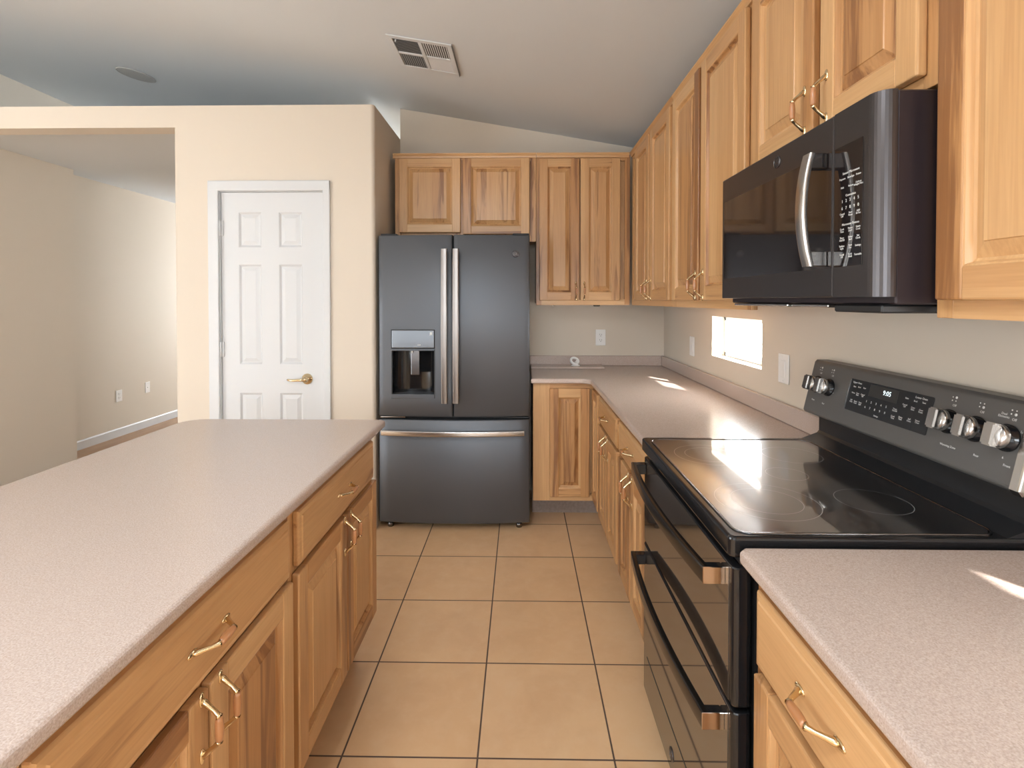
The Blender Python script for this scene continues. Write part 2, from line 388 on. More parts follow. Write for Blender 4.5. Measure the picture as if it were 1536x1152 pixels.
# ------------------------------------------------------------------ pantry door
def six_panel_door():
    x0, x1, z0, z1 = -1.803, -1.187, 0.012, 2.034; yf = PW + .012; yb = yf + .035
    cols = [(-1.699, -1.562), (-1.455, -1.315)]
    rows = [(0.24, 0.826), (1.0, 1.602), (1.706, 1.916)]
    d = MB(); t = 'white'
    F = lambda u, v, dd: (u, yf + dd, v)
    xs = [x0, cols[0][0], cols[0][1], cols[1][0], cols[1][1], x1]; zs = [z0] + [z for r in rows for z in r] + [z1]
    for i in range(5):
        for j in range(7):
            if i in (1, 3) and j in (1, 3, 5):
                d.rings((xs[i], xs[i + 1], zs[j], zs[j + 1]), [(0, 0), (.004, .003), (.010, .009), (.014, .010), (.034, .003), (.036, .002)], F)
            else:
                d.quad(F(xs[i], zs[j], 0), F(xs[i + 1], zs[j], 0), F(xs[i + 1], zs[j + 1], 0), F(xs[i], zs[j + 1], 0))
    B = [F(x0, z0, 0), F(x1, z0, 0), F(x1, z1, 0), F(x0, z1, 0)]; K = [(p[0], yb, p[2]) for p in B]
    for i in range(4): d.quad(B[i], K[i], K[(i + 1) % 4], B[(i + 1) % 4])
    d.quad(K[0], K[3], K[2], K[1])
    door = struct(d.build('door_1', 'white', weld=True))
    c = MB(); w_ = .063
    prof = lambda s: None
    for (a0, a1, c0, c1) in ((-1.872, -1.809, 0.005, 2.100), (-1.181, -1.138, 0.005, 2.100)):
        c.box(a0, a1, PW - .017, PW - .001, c0, c1, .005, 2)
    c.box(-1.872, -1.138, PW - .018, PW - .001, 2.040, 2.101, .005, 2)
    # jamb behind the casing
    c.box(-1.813, -1.806, PW, PW + .10, 0.005, 2.046); c.box(-1.184, -1.177, PW, PW + .10, 0.005, 2.046); c.box(-1.813, -1.177, PW, PW + .10, 2.038, 2.046)
    c.build('door_casing', 'white', door)
    for z in (0.25, 1.09, 1.82):
        h = MB(); h.tube([(-1.805, PW - .004, z - .045), (-1.805, PW - .004, z + .045)], .006, 10)
        h.box(-1.806, -1.79, PW + .004, PW + .011, z - .045, z + .045, .001); h.build('hinge', 'white', door)
    lv = MB(); cx, cz = -1.288, 0.912
    Rm = Matrix.Translation((cx, yf, cz)) @ Matrix.Rotation(pi / 2, 4, 'X')
    lv.lathe([(.033, 0), (.033, .004), (.029, .009), (.014, .012), (.011, .04), (.013, .05), (.0, .053)], Rm, 24)
    lv.tube([(cx, yf - .045, cz), (cx - .03, yf - .047, cz - .001), (cx - .07, yf - .046, cz - .003), (cx - .098, yf - .042, cz - .001), (cx - .106, yf - .036, cz)], [.009, .0085, .0075, .0065, .005], 12)
    lv.build('door_handle', 'brass', door)
six_panel_door()

# ------------------------------------------------------------------ cabinet parts (local frame: front faces -y, frame plane y=0)
def cab_door(name, x0, x1, z0, z1, root, y=-.001, t=.020, st=.056):
    d = MB(); yb = y; yf = y - t
    e = .004
    d.box(x0, x0 + st, yf, yb, z0, z1, e, 2, 'z'); d.box(x1 - st, x1, yf, yb, z0, z1, e, 2, 'z')
    d.box(x0 + st - .003, x1 - st + .003, yf + .0006, yb, z0, z0 + st, e, 2, 'x'); d.box(x0 + st - .003, x1 - st + .003, yf + .0006, yb, z1 - st, z1, e, 2, 'x')
    F = lambda u, v, dd: (u, yf + dd, v)
    r = (x0 + st - .001, x1 - st + .001, z0 + st - .001, z1 - st + .001)
    d.rings(r, [(0, .002), (.003, .003), (.007, .0125), (.012, .0145)], F, 'z', 0, False)
    d.rings(r, [(.012, .0145), (.036, .0045), (.0375, .0025)], F, 'z')
    return d.build(name, 'wood', root)
def slab_front(name, x0, x1, z0, z1, root, y=-.001, t=.020, grain='x'):
    d = MB(); d.box(x0, x1, y - t + .007, y, z0, z1, .002, 1, grain, tone=.5)
    F = lambda u, v, dd: (u, y - t + dd, v)
    d.rings((x0 + .001, x1 - .001, z0 + .001, z1 - .001), [(0, .007), (.003, .004), (.013, .0025), (.016, 0)], F, grain)
    return d.build(name, 'wood', root)
def pull(parent, cx, cz, yf, horizontal=False):
    h = MB(); hl = .046
    def P(s, d): return (cx + s, yf - d, cz) if horizontal else (cx, yf - d, cz + s)
    for sg in (-1, 1):
        # leaf-shaped foot, then an arm that sweeps out to the grip
        pts = [P(sg * (hl + .013), .0015), P(sg * (hl + .006), .003), P(sg * hl, .005), P(sg * (hl - .006), .012), P(sg * (hl - .014), .022), P(sg * (hl - .022), .029), P(sg * .021, .031)]
        h.tube(pts[1:], [.0030, .0058, .0046, .0040, .0046, .0066], 10, 0)
        fm = Matrix.Translation(P(sg * (hl + .004), .0)) @ Matrix.Rotation(pi / 2, 4, 'X')
        a_, b_ = (.0135, .0068) if horizontal else (.0068, .0135)
        h.lathe([(1.0, .0), (1.0, .0012), (.8, .0026), (.45, .0036), (0, .004)], fm, 16, 0, True, a_, b_)
    n = 9; pts = []; rr = []
    for k in range(n):
        s = -.021 + .042 * k / (n - 1); pts.append(P(s, .031)); rr.append(.0058 + .0018 * math.cos(s / .021 * pi / 2))
    h.tube(pts, rr, 12, 1)
    return h.build('handle', ['brass', 'grip'], parent)
def cabinet(name, label, group, loc, rz, W, depth, z0, z1, doors=(), drawers=(), stiles=(), rails=(), toe=None, crown=False, ends=(True, True), frame_w=.035):
    r = thing(name, label, 'cabinet', loc, rz, group)
    c = MB(); c.box(.001, W - .001, .0195, depth, z0 + .012, z1, grain='z'); c.build('carcass', 'wood', r)
    f = MB()
    f.box(0, frame_w, 0, .019, z0, z1, .001, 1); f.box(W - frame_w, W, 0, .019, z0, z1, .001, 1)
    for a, bb in stiles: f.box(a, bb, 0, .019, z0 + .03, z1 - .03, .001, 1)
    for a, bb in [(z0, z0 + .04), (z1 - .04, z1)] + list(rails):
        f.box(frame_w, W - frame_w, .0004, .0186, a, bb, 0, 1, 'x')
    f.build('face_frame', 'wood', r)
    for spec in doors:
        x0, x1, a, bb = spec[:4]; d = cab_door('door', x0, x1, a, bb, r)
        if len(spec) > 4 and spec[4]:
            pull(d, spec[4][0], spec[4][1], -.021, False)
    for spec in drawers:
        x0, x1, a, bb = spec[:4]; d = slab_front('drawer', x0, x1, a, bb, r)
        pull(d, (x0 + x1) / 2, (a + bb) / 2 + .004, -.021, True)
    if toe:
        tk = MB(); tk.box(0.0, W, toe[0], toe[0] + .015, 0.0, z0 + .011); tk.build('toe_kick', 'toe', r)
    if crown:
        cr = MB(); x0 = 0 if crown is True else crown[0]; x1 = W if crown is True else crown[1]
        cr.prism([(0.0, z1 - .022), (-.008, z1 - .020), (-.011, z1 - .008), (-.018, z1 + .004), (-.018, z1 + .010), (0.02, z1 + .010), (.02, z1)], x0, x1, 'x', 'x'); cr.build('crown_moulding', 'wood', r)
    return r
DZ = (0.19, 0.70); RZ = (0.715, 0.855); BT = 0.883; BB = 0.16
# --- island base cabinets: frame plane X=-.575 facing +X, local x -> +Y
def isl(y0, y1, label, drawer, dA, dB):
    W = y1 - y0
    return cabinet('base_cabinet', label, 'island base cabinets', (-.575, y0, 0), pi / 2, W, .62, BB, BT,
        doors=[(dA[0] - y0, dA[1] - y0, *DZ, (dA[1] - y0 - .022, .642)), (dB[0] - y0, dB[1] - y0, *DZ, (dB[0] - y0 + .028, .642))],
        drawers=[(drawer[0] - y0, drawer[1] - y0, *RZ)], stiles=[((dA[1] + dB[0]) / 2 - y0 - .02, (dA[1] + dB[0]) / 2 - y0 + .02)], rails=[(.69, .725)], toe=(.07,))
isl(1.266, 1.985, 'island base cabinet at the end nearest the refrigerator', (1.290, 1.952), (1.282, 1.640), (1.648, 1.977))
isl(0.545, 1.264, 'island base cabinet second from the refrigerator end, long drawer over two doors', (0.578, 1.240), (0.570, 0.905), (0.912, 1.250))
# --- right run: frame plane X=.45 facing -X, local x -> -Y
def rrun(yhi, ylo, label, drawer, drs, hnd):
    W = yhi - ylo; f = lambda y: yhi - y
    ds = []
    for (a, c), hy in zip(drs, hnd):
        ds.append((f(a), f(c), *DZ, (f(hy), .637)))
    return cabinet('base_cabinet', label, 'base cabinets along the window wall', (.45, yhi, 0), -pi / 2, W, .55, BB, BT, doors=ds,
        drawers=[(f(drawer[0]), f(drawer[1]), *RZ)], rails=[(.69, .725)], stiles=[(f((drs[0][1] + drs[-1][0]) / 2) - .02, f((drs[0][1] + drs[-1][0]) / 2) + .02)] if len(drs) > 1 else [], toe=(.07,))
rrun(2.905, 2.318, 'base cabinet with drawer beside the corner cabinet', (2.885, 2.345), ((2.885, 2.622), (2.610, 2.345)), (2.655, 2.580))
rrun(2.316, 1.768, 'base cabinet with drawer right behind the black range', (2.292, 1.795), ((2.292, 2.050), (2.036, 1.795)), (2.078, 2.010))
rrun(0.985, 0.50, 'base cabinet in front of the range under the short countertop', (0.957, 0.538), ((0.957, 0.538),), (0.58,))

# corner base cabinet with an L-shaped folding door
r = thing('corner_cabinet', 'corner base cabinet with L-shaped panelled door beside the refrigerator', 'cabinet', (.45, 3.17, 0))
c = MB(); c.prism([(.075, 3.19), (.47, 3.19), (.47, 2.908), (1.0, 2.908), (1.0, 3.74), (.075, 3.74)], BB + .012, BT, 'z'); c.build('carcass', 'wood', r, r)
f = MB(); f.box(.075, .175, 3.171, 3.189, BB, BT, .001, 1); f.box(.175, .451, 3.172, 3.188, BT - .04, BT, 0, 1, 'x'); f.box(.175, .451, 3.172, 3.188, BB, BB + .04, 0, 1, 'x')
f.box(.451, .469, 2.908, 3.17, BT - .04, BT, 0, 1, 'y'); f.box(.451, .469, 2.908, 3.17, BB, BB + .04, 0, 1, 'y'); f.build('face_frame', 'wood', r, r)
d = cab_door('door', .175 - .45, .418 - .45, .19, .852, r)
d.location = (0, 0, 0)
d2 = cab_door('door', 0.0, .222, .19, .852, r)
d2.location = (0, -.022, 0); d2.rotation_euler = (0, 0, -pi / 2)
tk = MB(); tk.box(.075, .60, 3.386, 3.40, 0, BB + .011); tk.box(.585, .60, 2.908, 3.386, 0, BB + .011); tk.build('toe_kick', 'toe', r, r)

# --- upper cabinets
UB, UT = 1.355, 2.350
UD = (1.386, 2.322)
r = cabinet('wall_cabinet', 'short two-door wall cabinet above the refrigerator', 'wall cabinets', (-.838, 3.465, 0), 0, .938, .31, 1.776, UT,
    doors=[(.030, .438, 1.836, 2.326), (.455, .895, 1.824, 2.326)], stiles=[(.435, .46)], crown=(-.012, .938))
r = cabinet('wall_cabinet', 'tall two-door wall cabinet over the far counter, beside the refrigerator', 'wall cabinets', (.102, 3.465, 0), 0, .62, .31, UB, UT,
    doors=[(.020, .284, *UD, (.262, 1.447)), (.292, .552, *UD, (.316, 1.447))], crown=(0, .612))
def upper(yhi, ylo, label, drs, hnd, z0=UB, dz=UD, hz=1.447, crown=True):
    f = lambda y: yhi - y
    ds = [(f(a), f(c), *dz, ((f(h), hz) if h else None)) for (a, c), h in zip(drs, hnd)]
    return cabinet('wall_cabinet', label, 'wall cabinets', (.735, yhi, 0), -pi / 2, yhi - ylo, .297, z0, UT, doors=ds,
        stiles=[(f((drs[0][1] + drs[-1][0]) / 2) - .025, f((drs[0][1] + drs[-1][0]) / 2) + .025)] if len(drs) > 1 else [], crown=crown)
upper(3.46, 2.506, 'tall two-door wall cabinet on the window wall next to the inside corner', ((3.300, 2.945), (2.912, 2.532)), (2.975, 2.878))
upper(2.504, 1.668, 'tall two-door wall cabinet on the window wall beside the microwave', ((2.482, 2.118), (2.090, 1.685)), (2.148, 2.058))
upper(1.666, .934, 'short two-door wall cabinet above the microwave', ((1.636, 1.296), (1.266, .958)), (1.330, 1.236), 1.768, (1.792, 2.322), 1.862)
upper(.932, .45, 'tall single-door wall cabinet in front of the microwave', ((.912, .48),), (None,))
# hardware hanging under the far wall cabinet
o = MB(); o.tube([(.225, 3.60, 1.366), (.225, 3.60, 1.350), (.222, 3.60, 1.342), (.228, 3.598, 1.338)], .003, 8); tag(o.build('cup_hook', 'steel'), 'tiny metal cup hook screwed under the far wall cabinet', 'hook')
o = MB(); o.box(.50, .545, 3.585, 3.61, 1.345, 1.366, .004); tag(o.build('cabinet_light', 'black'), 'little black light under the far wall cabinet above the outlet', 'light')

# ------------------------------------------------------------------ countertops
def counter_mesh(pts, z0=.884, z1=.914, bev=.009):
    c = MB(); c.prism(pts, z0, z1, 'z', bev=bev, seg=4, bevsel=lambda co, d: abs(d.z) < .5)
    return c
# L-shaped counter
cr = .055; inner = [(.36 + cr * math.sin(a) - .0, 3.075 + cr * math.cos(a)) for a in [pi / 2 * k / 8 for k in range(9)]]
pts = [(.062, 3.13)] + inner + [(.415, 1.752), (RW - .002, 1.752), (RW - .002, BW - .002), (.062, BW - .002)]
r = thing('countertop', 'L-shaped speckled beige laminate countertop in the corner beside the range', 'countertop', (.72, 2.8, .884))
counter_mesh(pts).build('worktop', 'laminate', r, r)
c = MB(); c.box(.062, RW - .022, BW - .022, BW - .002, .9145, .986, .004, 2); c.box(RW - .022, RW - .002, 1.752, BW - .002, .9145, .986, .004, 2); c.build('backsplash', 'laminate', r, r)
r = thing('countertop', 'short speckled beige laminate countertop in front of the range', 'countertop', (.72, .4, .884))
counter_mesh([(.415, -.2), (.427, -.2), (RW - .002, -.2), (RW - .002, .997), (.427, .997), (.415, .985)]).build('worktop', 'laminate', r, r)
c = MB(); c.box(RW - .022, RW - .002, -.2, .990, .9145, .986, .004, 2); c.build('backsplash', 'laminate', r, r)
# island top
R1 = .09
pts = [(-.535, .40), (-.535, 2.035), (-.55, 2.05)] + [(-1.327 + R1 - R1 * math.sin(a), 2.05 - R1 + R1 * math.cos(a)) for a in [pi / 2 * k / 8 for k in range(9)]] + [(-1.327, .40)]
tag(counter_mesh(pts, bev=.010).build('countertop', 'laminate'), 'long beige laminate island countertop facing the pantry door', 'countertop')

# cutting board and white ring on the far counter
b = MB(); b.prism(rrect(.07, .579, 3.592, 3.752, .006), .9145, .9265, 'z', bev=.002, seg=2, bevsel=lambda co, d: abs(d.z) < .5)
tag(b.build('cutting_board', 'laminate'), 'flat grey laminate board lying against the far backsplash', 'board')
b = MB(); Mx = Matrix.Translation((.385, 3.66, .927))
b.lathe([(.030, 0), (.030, .003), (.022, .007), (.010, .014), (.012, .022)], Mx, 20, sx=1.0, sy=.8)
Rm = Matrix.Translation((.378, 3.66, .961)) @ Matrix.Rotation(math.radians(20), 4, 'Y') @ Matrix.Rotation(math.radians(62), 4, 'X')
ring = []
b.tube([Rm @ Vector((.027 * math.cos(2 * pi * k / 24), .022 * math.sin(2 * pi * k / 24), 0)) for k in range(24)], .0085, 10, closed=True)
b.tube([(.385, 3.66, .945), (.392, 3.662, .952), (.398, 3.664, .962)], [.011, .011, .008], 10)
tag(b.build('ring_stand', 'plastic'), 'small white plastic ring on a foot standing on the flat board', 'ornament')

# ------------------------------------------------------------------ refrigerator
def fridge():
    r = thing('refrigerator', 'dark slate french-door refrigerator with water dispenser beside the pantry wall', 'refrigerator', (-.403, 3.4, 0))
    X_0, X_1, bow, Yf, Yd = -.857, .053, .030, 3.12, 3.205
    fy = lambda x: Yf - bow * (1 - (2 * (x - X_0) / (X_1 - X_0) - 1) ** 2)
    b = MB(); b.box(-.848, .044, 3.215, 3.74, .03, 1.752, .004, 1); b.build('body', 'black', r, r)
    b = MB(); b.box(-.835, .03, 3.19, 3.24, .035, .09); b.build('base_grille', 'black', r, r)
    for x in (-.80, -.01):
        b = MB(); b.lathe([(.018, 0), (.018, .03), (.008, .03), (.008, .045)], Matrix.Translation((x, 3.17, 0)), 14); b.build('foot', 'dark_steel', r, r)
    def panel(name, x0, x1, z0, z1, hole=None, mt='slate'):
        xs = [x0 + (x1 - x0) * k / 14 for k in range(15)]; zs = [z0, z1]
        if hole:
            xs = sorted(set([x for x in xs if not any(abs(x - h) < .012 for h in hole[:2])] + list(hole[:2]))); zs = [z0, hole[2], hole[3], z1]
        d = MB(); t = bmesh.new(); e = .007
        def col(x):
            # softened outer edges
            k = min(x - x0, x1 - x) ; off = 0 if k > e else (e - k) ** 2 / e * .9
            return fy(x) + off
        xs = sorted(set(xs + [x0 + e, x0 + e * .4, x1 - e, x1 - e * .4]))
        zz = sorted(set(zs + [z0 + e, z1 - e]))
        G = {}
        for i, x in enumerate(xs):
            for j, z in enumerate(zz):
                oz = e * .8 if j in (0, len(zz) - 1) else 0
                G[i, j] = t.verts.new((x, col(x) + oz, z))
        for i in range(len(xs) - 1):
            for j in range(len(zz) - 1):
                if hole and hole[0] - 1e-6 <= xs[i] and xs[i + 1] <= hole[1] + 1e-6 and hole[2] - 1e-6 <= zz[j] and zz[j + 1] <= hole[3] + 1e-6: continue
                f = t.faces.new((G[i, j], G[i + 1, j], G[i + 1, j + 1], G[i, j + 1]))
        nx, nz = len(xs) - 1, len(zz) - 1
        ring = [G[i, 0] for i in range(nx + 1)] + [G[nx, j] for j in range(1, nz + 1)] + [G[i, nz] for i in range(nx - 1, -1, -1)] + [G[0, j] for j in range(nz - 1, 0, -1)]
        back = [t.verts.new((v.co.x, Yd, v.co.z)) for v in ring]; n = len(ring)
        for k in range(n): t.faces.new((ring[k], ring[(k + 1) % n], back[(k + 1) % n], back[k]))
        t.faces.new(back[::-1])
        bmesh.ops.recalc_face_normals(t, faces=t.faces)
        d.put(t, 'z', 0, True)
        o = d.build(name, mt, r, r)
        return o
    hx0, hx1, hz0, hz1 = -.778, -.512, .800, 1.212
    dl = panel('door', X_0, -.408, .690, 1.776, (hx0, hx1, hz0, hz1))
    dr = panel('door', -.400, X_1, .690, 1.776)
    dw = panel('freezer_drawer', X_0, X_1, .045, .668)
    for o in (dl, dr, dw):
        md = o.modifiers.new('edge', 'EDGE_SPLIT'); md.split_angle = math.radians(40)
    # hinge covers and the dark gasket strip
    b = MB(); b.box(-.845, .041, 3.165, 3.214, .669, .689); b.box(-.853, -.70, 3.13, 3.20, .674, .684, .003, 2, mi=1); b.box(-.09, .048, 3.13, 3.20, .674, .684, .003, 2, mi=0); b.build('hinge_strip', ['black', 'steel'], r, r)
    for x in (-.80, 0.0):
        b = MB(); b.box(x - .05, x + .05, 3.14, 3.30, 1.7765, 1.79, .005); b.build('hinge_cover', 'black', r, r)
    # upright handles
    for o, x in ((dl, -.449), (dr, -.381)):
        h = MB(); y0 = fy(x) - .052; z0, z1 = .780, 1.688; pts = []
        n = 14; sec = rrect(-.0185, .0185, -.007, .007, .006, 3)
        t = bmesh.new(); rg = []
        for k in range(n + 1):
            z = z0 + (z1 - z0) * k / n; y = y0 - .012 * (1 - (2 * k / n - 1) ** 2)
            rg.append([t.verts.new((x + u, y + v, z)) for u, v in sec])
        for a, c in zip(rg, rg[1:]):
            for q in range(len(sec)): t.faces.new((a[q], a[(q + 1) % len(sec)], c[(q + 1) % len(sec)], c[q]))
        t.faces.new(rg[0][::-1]); t.faces.new(rg[-1]); bmesh.ops.recalc_face_normals(t, faces=t.faces)
        h.put(t, 'z', 0, True)
        for z in (z0 + .03, z1 - .03): h.box(x - .010, x + .010, y0, fy(x) - .001, z - .018, z + .018, .003)
        hh = h.build('handle', 'bronze_steel', o, r); md = hh.modifiers.new('edge', 'EDGE_SPLIT'); md.split_angle = math.radians(50)
    # freezer bar
    h = MB(); t = bmesh.new(); n = 24; sec = rrect(-.007, .007, -.0165, .0165, .006, 3); rg = []
    for k in range(n + 1):
        x = -.832 + (.020 + .832) * k / n; y = fy(x) - .045 - .006 * (1 - (2 * k / n - 1) ** 2)
        rg.append([t.verts.new((x, y + u, .598 + v)) for u, v in sec])
    for a, c in zip(rg, rg[1:]):
        for q in range(len(sec)): t.faces.new((a[q], a[(q + 1) % len(sec)], c[(q + 1) % len(sec)], c[q]))
    t.faces.new(rg[0][::-1]); t.faces.new(rg[-1]); bmesh.ops.recalc_face_normals(t, faces=t.faces); h.put(t, 'z', 0, True)
    for x in (-.80, -.012): h.box(x - .02, x + .02, fy(x) - .045, fy(x) - .001, .59, .606, .003)
    hh = h.build('handle', 'steel', dw, r); md = hh.modifiers.new('edge', 'EDGE_SPLIT'); md.split_angle = math.radians(50)
    # dispenser
    yf = lambda x: fy(x)
    d = MB()
    d.box(hx0 + .006, hx1 - .004, fy(-.64) - .004, Yd - .005, 1.100, hz1 - .003, .004, 2, mi=0)                # glossy control panel
    d.box(hx0, hx1, fy(-.64) + .004, Yd - .006, 1.092, hz1, mi=1)
    d.build('dispenser_panel', ['panel_gloss', 'black'], dl, r)
    d = MB(); yi = Yd - .004
    d.box(hx0, hx0 + .006, fy(hx0) - .001, yi, hz0, 1.093, mi=0); d.box(hx1 - .006, hx1, fy(hx1) - .001, yi, hz0, 1.093, mi=0)
    d.box(hx0, hx1, fy(-.64) - .004, yi, .797, .824, .003, 2, mi=1)                                          # sill and drip tray
    # hollow rounded back
    n = 16; pts = []
    for k in range(n + 1):
        a = pi * k / n; pts.append((-.645 - .124 * math.cos(a), yi - .06 + .055 * math.sin(a)))
    t = bmesh.new(); lo = [t.verts.new((p[0], p[1], .82)) for p in pts]; hi = [t.verts.new((p[0], p[1], 1.092)) for p in pts]
    for k in range(n): t.faces.new((lo[k], lo[k + 1], hi[k + 1], hi[k]))
    d.put(t, 'z', 2, True)
    d.box(hx0, hx1, fy(-.64) - .002, yi, 1.084, 1.097, .002, 1, mi=1)
    d.build('dispenser_recess', ['black', 'slate', 'black_gloss'], dl, r)
    d = MB(); d.box(-.664, -.612, fy(-.64) + .03, fy(-.64) + .038, .935, 1.085, .003); d.build('dispenser_paddle', 'dark_steel', dl, r)
    d = MB(); d.tube([(-.655, fy(-.64) + .02, 1.090), (-.655, fy(-.64) + .02, 1.070)], .006, 10); d.build('spout', 'plastic', dl, r)
    d = MB(); d.box(-.543, -.528, fy(-.64) - .0052, fy(-.64) - .0042, 1.178, 1.196); d.build('dispenser_icon', 'print', dl, r)
    d = MB(); d.box(-.618, -.598, fy(-.64) - .0052, fy(-.64) - .0042, 1.118, 1.121); d.build('dispenser_icon', 'print', dl, r)
    # round monogram badge
    lx, lz = -.031, 1.664; ly = fy(lx); ang = math.atan((fy(lx + .01) - fy(lx - .01)) / .02)
    Mb = Matrix.Translation((lx, ly - .0005, lz)) @ Matrix.Rotation(ang, 4, 'Z') @ Matrix.Rotation(pi / 2, 4, 'X')
    d = MB(); d.lathe([(.021, -.004), (.021, .0015), (.019, .002), (0, .002)], Mb, 28)
    bd = d.build('badge', 'slate_dark', dr, r)
    d = MB(); d.tube([Mb @ Vector((.0185 * math.cos(2 * pi * k / 28), .0185 * math.sin(2 * pi * k / 28), .002)) for k in range(28)], .0012, 6, closed=True); TARGET['fridge_badge'] = (d, 'badge_mark', 'dark_steel', dr, r)
    text('fridge_badge', 'GE', .022, Mb @ Matrix.Translation((0, 0, .0025)), .8)
TARGET = {}
m = mat('dispenser_panel_gloss', (0.17, 0.175, 0.185), 0.12, 0.85); M['panel_gloss'] = m
fridge()

# ------------------------------------------------------------------ range
def range_():
    r = thing('kitchen_range', 'black freestanding double-oven electric range with glass cooktop', 'range', (.72, 1.375, 0))
    Y_0, Y_1 = 1.006, 1.744
    b = MB(); b.box(.455, 1.0, Y_0 + .004, Y_1 - .004, .055, .900, mi=0); b.box(.46, .99, Y_0 + .02, Y_1 - .02, .0, .055, mi=0); b.build('body', 'black', r, r)
    # cooktop frame and glass
    b = MB(); b.prism(rrect(.404, .985, Y_0, Y_1, .014), .886, .9275, 'z', bev=.006, seg=3, bevsel=lambda co, d: abs(d.z) < .5, smooth=False)
    ct = b.build('cooktop', 'black_gloss', r, r)
    g = MB(); g.prism(rrect(.428, .930, Y_0 + .02, Y_1 - .035, .03), .9278, .9288, 'z'); g.build('cooktop_glass', 'glass', ct, r)
    g = MB(); g.tube([(u, v, .9284) for u, v in rrect(.424, .934, Y_0 + .016, Y_1 - .031, .033)], .0022, 6, closed=True); g.build('cooktop_trim', 'dark_steel', ct, r)
    for (cx, cy, rad) in ((.56, 1.19, (.11, .075)), (.56, 1.545, (.10, .07)), (.80, 1.19, (.075,)), (.80, 1.545, (.08,)), (.70, 1.375, (.05,))):
        for q in rad:
            g = MB(); t = bmesh.new(); n = 48
            a = [t.verts.new((cx + q * math.cos(2 * pi * k / n), cy + q * math.sin(2 * pi * k / n), .9290)) for k in range(n)]
            c = [t.verts.new((cx + (q + .0012) * math.cos(2 * pi * k / n), cy + (q + .0012) * math.sin(2 * pi * k / n), .9290)) for k in range(n)]
            for k in range(n): t.faces.new((a[k], a[(k + 1) % n], c[(k + 1) % n], c[k]))
            g.put(t); g.build('burner_ring', 'print_grey', ct, r)
    # doors
    def odoor(name, z0, z1, gz0, gz1):
        d = MB(); d.prism(rrect(.412, .452, Y_0 + .003, Y_1 - .003, .012, 4), z0, z1, 'z', bev=.004, seg=2, bevsel=lambda co, dd: abs(dd.z) < .5)
        o = d.build(name, 'black_gloss', r, r)
        g = MB(); g.box(.4108, .4118, Y_0 + .022, Y_1 - .022, gz0, gz1); g.build('oven_window', 'oven_glass', o, r)
        return o
    up = odoor('oven_door', .590, .866, .594, .862); lo = odoor('oven_door', .095, .580, .10, .576)
    up['label'] = 'upper oven door'; lo['label'] = 'lower oven door'
    g = MB(); g.box(.4100, .4106, Y_0 + .06, Y_1 - .06, .222, .226); g.build('door_seam', 'black', lo, r)
    b = MB(); b.box(.43, .455, Y_0 + .01, Y_1 - .01, .868, .885); b.build('vent_gap', 'black', r, r)
    for o, zc in ((up, .832), (lo, .535)):
        h = MB(); t = bmesh.new(); n = 20; rg = []; ya, yb = Y_0 + .04, Y_1 - .02
        sec = rrect(-.010, .010, -.0175, .0175, .004, 3)
        for k in range(n + 1):
            y = ya + (yb - ya) * k / n; s = 1 - (2 * k / n - 1) ** 2
            rg.append([t.verts.new((.374 - .020 * s + u * (.8), y, zc + v)) for u, v in sec])
        for a, c in zip(rg, rg[1:]):
            for q in range(len(sec)): t.faces.new((a[q], a[(q + 1) % len(sec)], c[(q + 1) % len(sec)], c[q]))
        bmesh.ops.recalc_face_normals(t, faces=t.faces)
        t.faces.new(rg[0][::-1]); t.faces.new(rg[-1]); bmesh.ops.recalc_face_normals(t, faces=t.faces)
        h.put(t, 'z', 0, True)
        for y in (ya + .012, yb - .012): h.box(.374, .4105, y - .012, y + .012, zc - .016, zc + .016, .002, 1, mi=1)
        # bright end caps
        for y in (ya - .0005, yb + .0005): h.box(.366, .411, y - .0012, y + .0012, zc - .0175, zc + .0175, .001, 1, mi=2)
        hh = h.build('handle', ['dark_handle', 'black_gloss', 'cap_warm_steel'], o, r); md = hh.modifiers.new('edge', 'EDGE_SPLIT'); md.split_angle = math.radians(50)
    # round badge on the lower door
    Mb = Matrix.Translation((.4104, 1.405, .150)) @ Matrix.Rotation(-pi / 2, 4, 'Z') @ Matrix.Rotation(pi / 2, 4, 'X')
    d = MB(); d.lathe([(.017, -.001), (.017, .0012), (0, .0014)], Mb, 28); d.build('badge', 'slate_dark', lo, r)
    d = MB(); d.tube([Mb @ Vector((.0150 * math.cos(2 * pi * k / 28), .0150 * math.sin(2 * pi * k / 28), .0013)) for k in range(28)], .0009, 6, closed=True); TARGET['range_badge'] = (d, 'badge_mark', 'dark_steel', lo, r)
    text('range_badge', 'GE', .018, Mb @ Matrix.Translation((0, 0, .0018)), .8)
    # backguard: riser, ledge, tilted control panel
    b = MB(); b.prism([(.936, .9276), (.985, .947), (.992, .955), (.992, 1.03), (1.028, 1.03), (1.028, .90), (.986, .90), (.986, .9276)], Y_0 + .004, Y_1 - .002, 'y'); b.build('backguard_riser', 'slate_black', r, r)
    pb, pt = Vector((.946, 0, 1.022)), Vector((.984, 0, 1.182))
    b = MB(); b.prism([(.992, 1.012), (.952, 1.014), (pb.x, pb.z), (pt.x, pt.z), (.990, 1.188), (1.028, 1.188), (1.028, 1.031), (.993, 1.031)], 1.016, 1.757, 'y', bev=.004, seg=2, bevsel=lambda co, d: co.y > 1.7 and co.x < .99 or abs(d.y) > .9 and co.x < .99)
    pn = b.build('control_panel', 'slate_panel', r, r)
    b = MB(); b.prism([(.990, 1.010), (.950, 1.011), (.942, 1.022), (.981, 1.184), (.990, 1.191), (1.028, 1.191), (1.028, 1.010)], .994, 1.0155, 'y', bev=.006, seg=3, bevsel=lambda co, d: abs(d.y) < .5 and co.y < 1.0 and co.x < 1.0); b.build('end_cap', 'steel', r, r)
